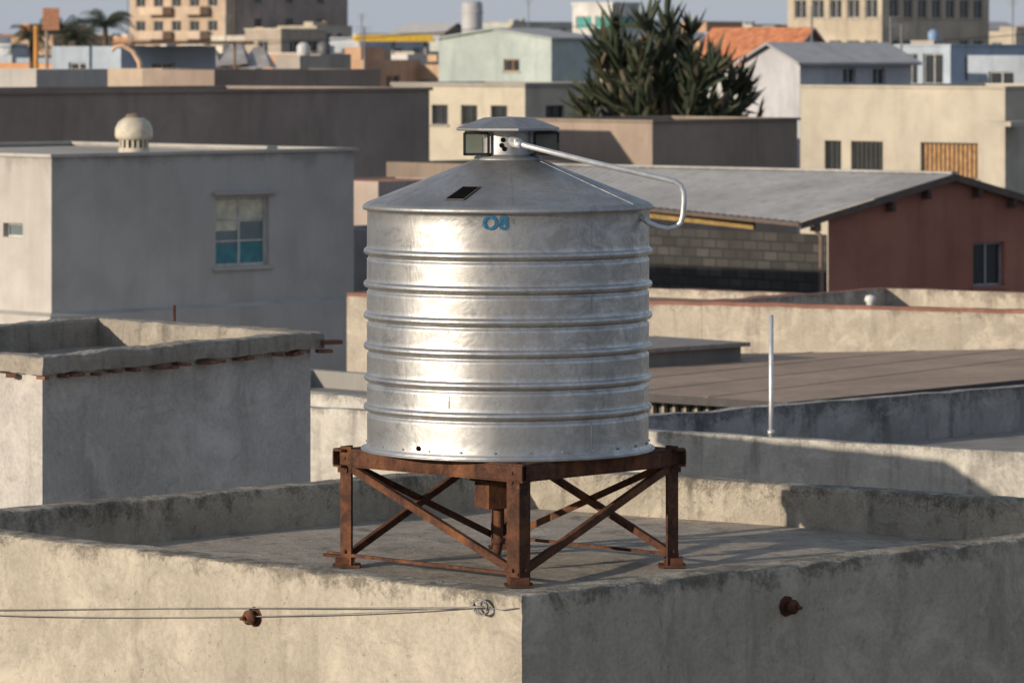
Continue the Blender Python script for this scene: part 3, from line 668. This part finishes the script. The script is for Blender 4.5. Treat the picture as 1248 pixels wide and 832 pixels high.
# ------------------------------------------------------------------ distant city
rng = random.Random(21)
pal = [(.50,.44,.36),(.58,.56,.53),(.42,.36,.30),(.36,.31,.27),(.54,.37,.25),(.58,.30,.15),(.42,.46,.51),(.30,.27,.25),(.60,.56,.48),(.46,.48,.44),(.52,.33,.22),(.62,.61,.59),(.34,.41,.50)]
def scatter(y0, y1, dy, z0, z1, dens=.9, wmin=5, wmax=11, avoid=()):
    y = y0
    while y < y1:
        x = -.22*y
        while x < .22*y:
            w = rng.uniform(wmin, wmax); d = rng.uniform(wmin, wmax)*.8
            yy = y+rng.uniform(-.3,.3)*dy; px = 624+5400*x/yy
            if rng.random() < dens and not any(a < px < b for a, b in avoid):
                z = rng.uniform(z0, z1); c = rng.choice(pal); p = rect(x, yy, w, d, rng.uniform(38,52)); wn = {}
                if rng.random() < .85:
                    wn = {0:grid_wins(w, z-4.5, z, rng, rng.uniform(.8,1.3), rng.uniform(1.8,2.8)), 3:grid_wins(d, z-4.5, z, rng, 1.1, rng.uniform(1.8,2.8))}
                if rng.random() < .25: gable_house("city_house", p, z-.8, z+.5, c, rng.choice([M_TILE, M_SHEET, M_SHEET]), wn, along=rng.choice([0,1]))
                else:
                    hut = rng.random() < .6; hx, hy = x+rng.uniform(-1,1.5), yy+w*.6
                    ex = (lambda mb, hx=hx, hy=hy, z=z, s=rng.uniform(1.0,2.4), h=rng.uniform(.5,1.4): (mb.box((hx,hy,z-.3),(s,s*.8,h),.75,0), mb.box((hx+1.2,hy+.8,z-.3),(.5,.5,.9),.75,4))) if hut else None
                    building("city_building", p, z, c, wn, rng.choice([M_ROOFG, M_ROOFL]), coping=.08 if rng.random()<.4 else 0, extra=ex, trim=wallm(rng.choice(pal)))
            x += rng.uniform(.75,1.15)*(w+d)*.75
        y += dy
scatter(235, 330, 28, 11.2, 12.9, .85, 3.5, 7, avoid=((560,760),))
scatter(355, 500, 36, 12.4, 14.6, .85, 4, 8)
scatter(560, 1000, 75, 13.4, 17.0, .9, 5, 12)

# ------------------------------------------------------------------ poles, lamp, antennas
mb = MB(); mb.tube([(-17.4,162,0),(-17.4,162,13.85)], .09, 8); mb.build("orange_pole", [simple("orange_paint",(.55,.25,.06),.6)])
mb = MB(); mb.tube([(-21.0,200,0),(-21.0,200,14.0)], .08, 8, 1); mb.box((-20.8,199.9,13.85),(.75,.1,1.0),.2,0)
mb.build("orange_sign_board", [simple("sign_orange",(.5,.24,.14),.6), simple("sign_pole",(.3,.25,.2),.6)])
mb = MB(); pts = [(-11.42,135,11.5),(-11.3,135,12.2),(-11.35,135,12.6),(-11.55,135,12.93),(-11.85,135,13.1),(-12.1,135,13.06),(-12.22,135,12.88)]
sm = []
for i in range(len(pts)-1):
    for k in range(4): sm.append(Vector(pts[i]).lerp(Vector(pts[i+1]), k/4))
mb.tube(sm, .07, 8, radii=[.10-.05*i/len(sm) for i in range(len(sm))]); mb.build("arched_lamp_post", [simple("orange_white_paint",(.62,.42,.28),.6)])
M_ANT = simple("antenna_steel",(.3,.3,.3),.5,.5)
for x,y,z0,z1 in ((14.1,165,12,14.2),(14.5,165,12,13.9),(26,230,12,15.6),(-9.5,280,12,15.2),(1.2,320,13,16.6),(-26,300,13,16.8),(6.0,260,12,14.6),(-15.5,240,12,14.8),(11.5,170,13,14.6),(-6,180,12,13.9)):
    mb = MB(); mb.tube([(x,y,z0-6),(x,y,z1)], .04, 6)
    for k in range(4): mb.beam((x-.35+.05*k,y,z1-.12*k),(x+.35-.05*k,y,z1-.12*k), .02,.02)
    mb.build("tv_antenna", [M_ANT])
for x,y,z,c in ((-8.0,170,12.75,(.5,.5,.5)),(-7.3,172,12.8,(.12,.12,.13)),(19.5,205,13.4,(.2,.3,.45))):
    mb = MB(); mb.lathe(x,y,[(.24,z),(.26,z+.1),(.26,z+.36),(.16,z+.46),(.1,z+.5),(0,z+.51)],20); mb.box((x,y,0),(1.5,1.5,z),.7,1)
    mb.build("roof_water_tank", [simple("tank_plastic",c,.5), wallm((.4,.36,.32))])
mb = MB()
for a, b, sag in (((-40,300,14.2),(10,300,15.0),1.0),((-28,200,13.2),(-2,260,14.2),.5),((10,220,13.4),(32,230,14.4),.5)):
    a = Vector(a); b = Vector(b); mb.tube([a.lerp(b,i/24)-Vector((0,0,sag*4*(i/24)*(1-i/24))) for i in range(25)], .022, 5)
mb.build("overhead_cables", [simple("cable",(.05,.05,.05),.6)])

# ------------------------------------------------------------------ large succulent tree
tree = empty("giant_spiky_succulent_tree")
rg = random.Random(5); TXX, TYY = 5.0, 141.0
trunk = MB(); lv = MB()
def leaf(base, d, L, w):
    d = d.normalized(); up = Vector((0,0,1)); s = d.cross(up)
    s = s.normalized() if s.length > .05 else Vector((1,0,0)); nn = s.cross(d).normalized()
    roll = rg.uniform(-1.2,1.2); s2 = s*math.cos(roll)+nn*math.sin(roll); n2 = s2.cross(d).normalized(); segs = 5; prev = None; m = rg.choice([0,0,0,1,1,2])
    bend = rg.uniform(-.08,.22)*L
    for i in range(segs+1):
        t = i/segs; wd = w*(math.sin(math.pi*min(1,(t*.8+.22)))**.8)*(1-.2*t) if i < segs else .004
        c = base+d*L*t+up*bend*t*t
        ring = [c-s2*wd*.5+n2*wd*.10, c-n2*wd*.28, c+s2*wd*.5+n2*wd*.10]
        if prev:
            for a in range(3):
                b = (a+1) % 3; lv.face([prev[a],prev[b],ring[b],ring[a]], m, False)
        prev = ring
top0 = Vector((TXX,TYY,10.0)); trunk.tube([Vector((TXX,TYY,0)), Vector((TXX+.2,TYY,5)), top0], .4, 10, radii=[.55,.45,.4])
for k in range(84):
    a = rg.uniform(0, 2*math.pi)
    el = math.asin(rg.uniform(.0, 1.0)); rr = rg.uniform(.45,1.0)
    rad = 2.95*math.cos(el*.92)*rr; zz = 10.40+3.75*math.sin(el)*rr
    p = Vector((TXX+math.cos(a)*rad-.5*math.sin(el), TYY+math.sin(a)*rad*.8, zz))
    mid = top0.lerp(p,.5)+Vector((math.cos(a)*.35,math.sin(a)*.35,-.35)); trunk.tube([top0, mid, p], .1, 6, radii=[.16,.11,.07])
    ax = (p-mid).normalized()
    for q in range(rg.randint(12,18)):
        rd = Vector((rg.gauss(0,1),rg.gauss(0,1),rg.gauss(0,1))).normalized()
        leaf(p-ax*rg.uniform(0,.6), ax*rg.uniform(.45,1.3)+rd*.8+Vector((0,0,.2)), rg.uniform(.6,1.25), rg.uniform(.14,.24))
trunk.build("trunk_and_limbs", [simple("succulent_bark",(.12,.10,.07),.9)], tree)
lv.build("leaf_rosettes", [simple("leaf_dark",(.032,.046,.026),.7,sc=2), simple("leaf_olive",(.062,.072,.038),.65,sc=2), simple("leaf_brown",(.09,.075,.045),.7,sc=2)], tree)
def palm(x, y, z, r, seed):
    rp = random.Random(seed); e = empty("palm_tree"); mb = MB(); mb.tube([(x,y,0),(x+.1,y,z*.5),(x,y,z)], .15, 8, radii=[.2,.15,.12]); mb.build("palm_trunk", [simple("palm_bark",(.12,.09,.07),.9)], e)
    mb = MB()
    for k in range(30):
        a = rp.uniform(0,6.28); el = rp.uniform(-.2,1.3); prev = None; L = r*rp.uniform(.8,1.15)
        for i in range(7):
            t = i/6; rad = L*t*math.cos(el*(1-.3*t)); zz = z+L*(math.sin(el)*t-.6*t*t); c = Vector((x+math.cos(a)*rad,y+math.sin(a)*rad,zz))
            if prev is not None and i > 0:
                s = Vector((-math.sin(a),math.cos(a),0))
                for sg in (1,-1):
                    for q in range(3):
                        b = prev.lerp(c,q/3); b2 = prev.lerp(c,q/3+.16); tip = b+s*sg*.38*r*(1-.6*t)+Vector((math.cos(a)*.15*r,math.sin(a)*.15*r,-.18*r)); mb.face([b,b2,tip],0)
            prev = c
    mb.build("palm_fronds", [simple("palm_green",(.05,.06,.035),.6)], e)
palm(-21.8,216,14.0,1.6,1); palm(-20.2,220,14.3,1.7,2); palm(-21.0,214,13.6,1.3,4); palm(-23.0,212,13.7,1.4,9)

# ------------------------------------------------------------------ light, world, camera
el = math.radians(12); ph = math.radians(33)
Sd = Vector((-math.cos(ph)*math.cos(el), -math.sin(ph)*math.cos(el), math.sin(el)))
sun = bpy.data.lights.new("sun", 'SUN'); sun.energy = 4.5; sun.angle = math.radians(.55); sun.color = (1,.86,.68)
so = bpy.data.objects.new("sun", sun); S.collection.objects.link(so); so.rotation_mode = 'QUATERNION'; so.rotation_quaternion = Sd.to_track_quat('Z','Y')
w = bpy.data.worlds.new("World"); S.world = w; w.use_nodes = True
wn = w.node_tree.nodes; wl = w.node_tree.links
bg = wn["Background"]; sky = wn.new("ShaderNodeTexSky"); sky.sky_type = 'NISHITA'; sky.sun_disc = False
sky.sun_elevation = el; sky.sun_rotation = math.atan2(Sd.x, Sd.y) % (2*math.pi); sky.air_density = 1.0; sky.dust_density = .8; sky.ozone_density = 1.5
# daylight haze: pale near the horizon, thinning upward
tc = wn.new("ShaderNodeTexCoord"); sx = wn.new("ShaderNodeSeparateXYZ"); wl.new(tc.outputs["Generated"], sx.inputs[0])
rp = wn.new("ShaderNodeValToRGB"); wl.new(sx.outputs[2], rp.inputs[0])
rp.color_ramp.elements[0].position = 0; rp.color_ramp.elements[0].color = (.85,.85,.85,1); rp.color_ramp.elements[1].position = .6; rp.color_ramp.elements[1].color = (.40,.40,.40,1)
mx = wn.new("ShaderNodeMix"); mx.data_type = 'RGBA'; wl.new(rp.outputs[0], mx.inputs[0]); wl.new(sky.outputs[0], mx.inputs[6]); mx.inputs[7].default_value = (3.6,4.0,4.75,1)
wl.new(mx.outputs[2], bg.inputs[0]); bg.inputs[1].default_value = .12
cam = bpy.data.cameras.new("camera"); co = bpy.data.objects.new("camera", cam); S.collection.objects.link(co)
co.location = (0,0,CAMZ); co.rotation_euler = (math.radians(90),0,0); cam.sensor_width = 36; cam.lens = 5400/1248*36
cam.shift_y = -(416-60)/1248; cam.clip_end = 12000; cam.clip_start = .5
cam.dof.use_dof = True; cam.dof.focus_distance = 31.4; cam.dof.aperture_fstop = 5.0
S.camera = co
S.view_settings.view_transform = 'Standard'; S.view_settings.look = 'None'; S.view_settings.exposure = 0
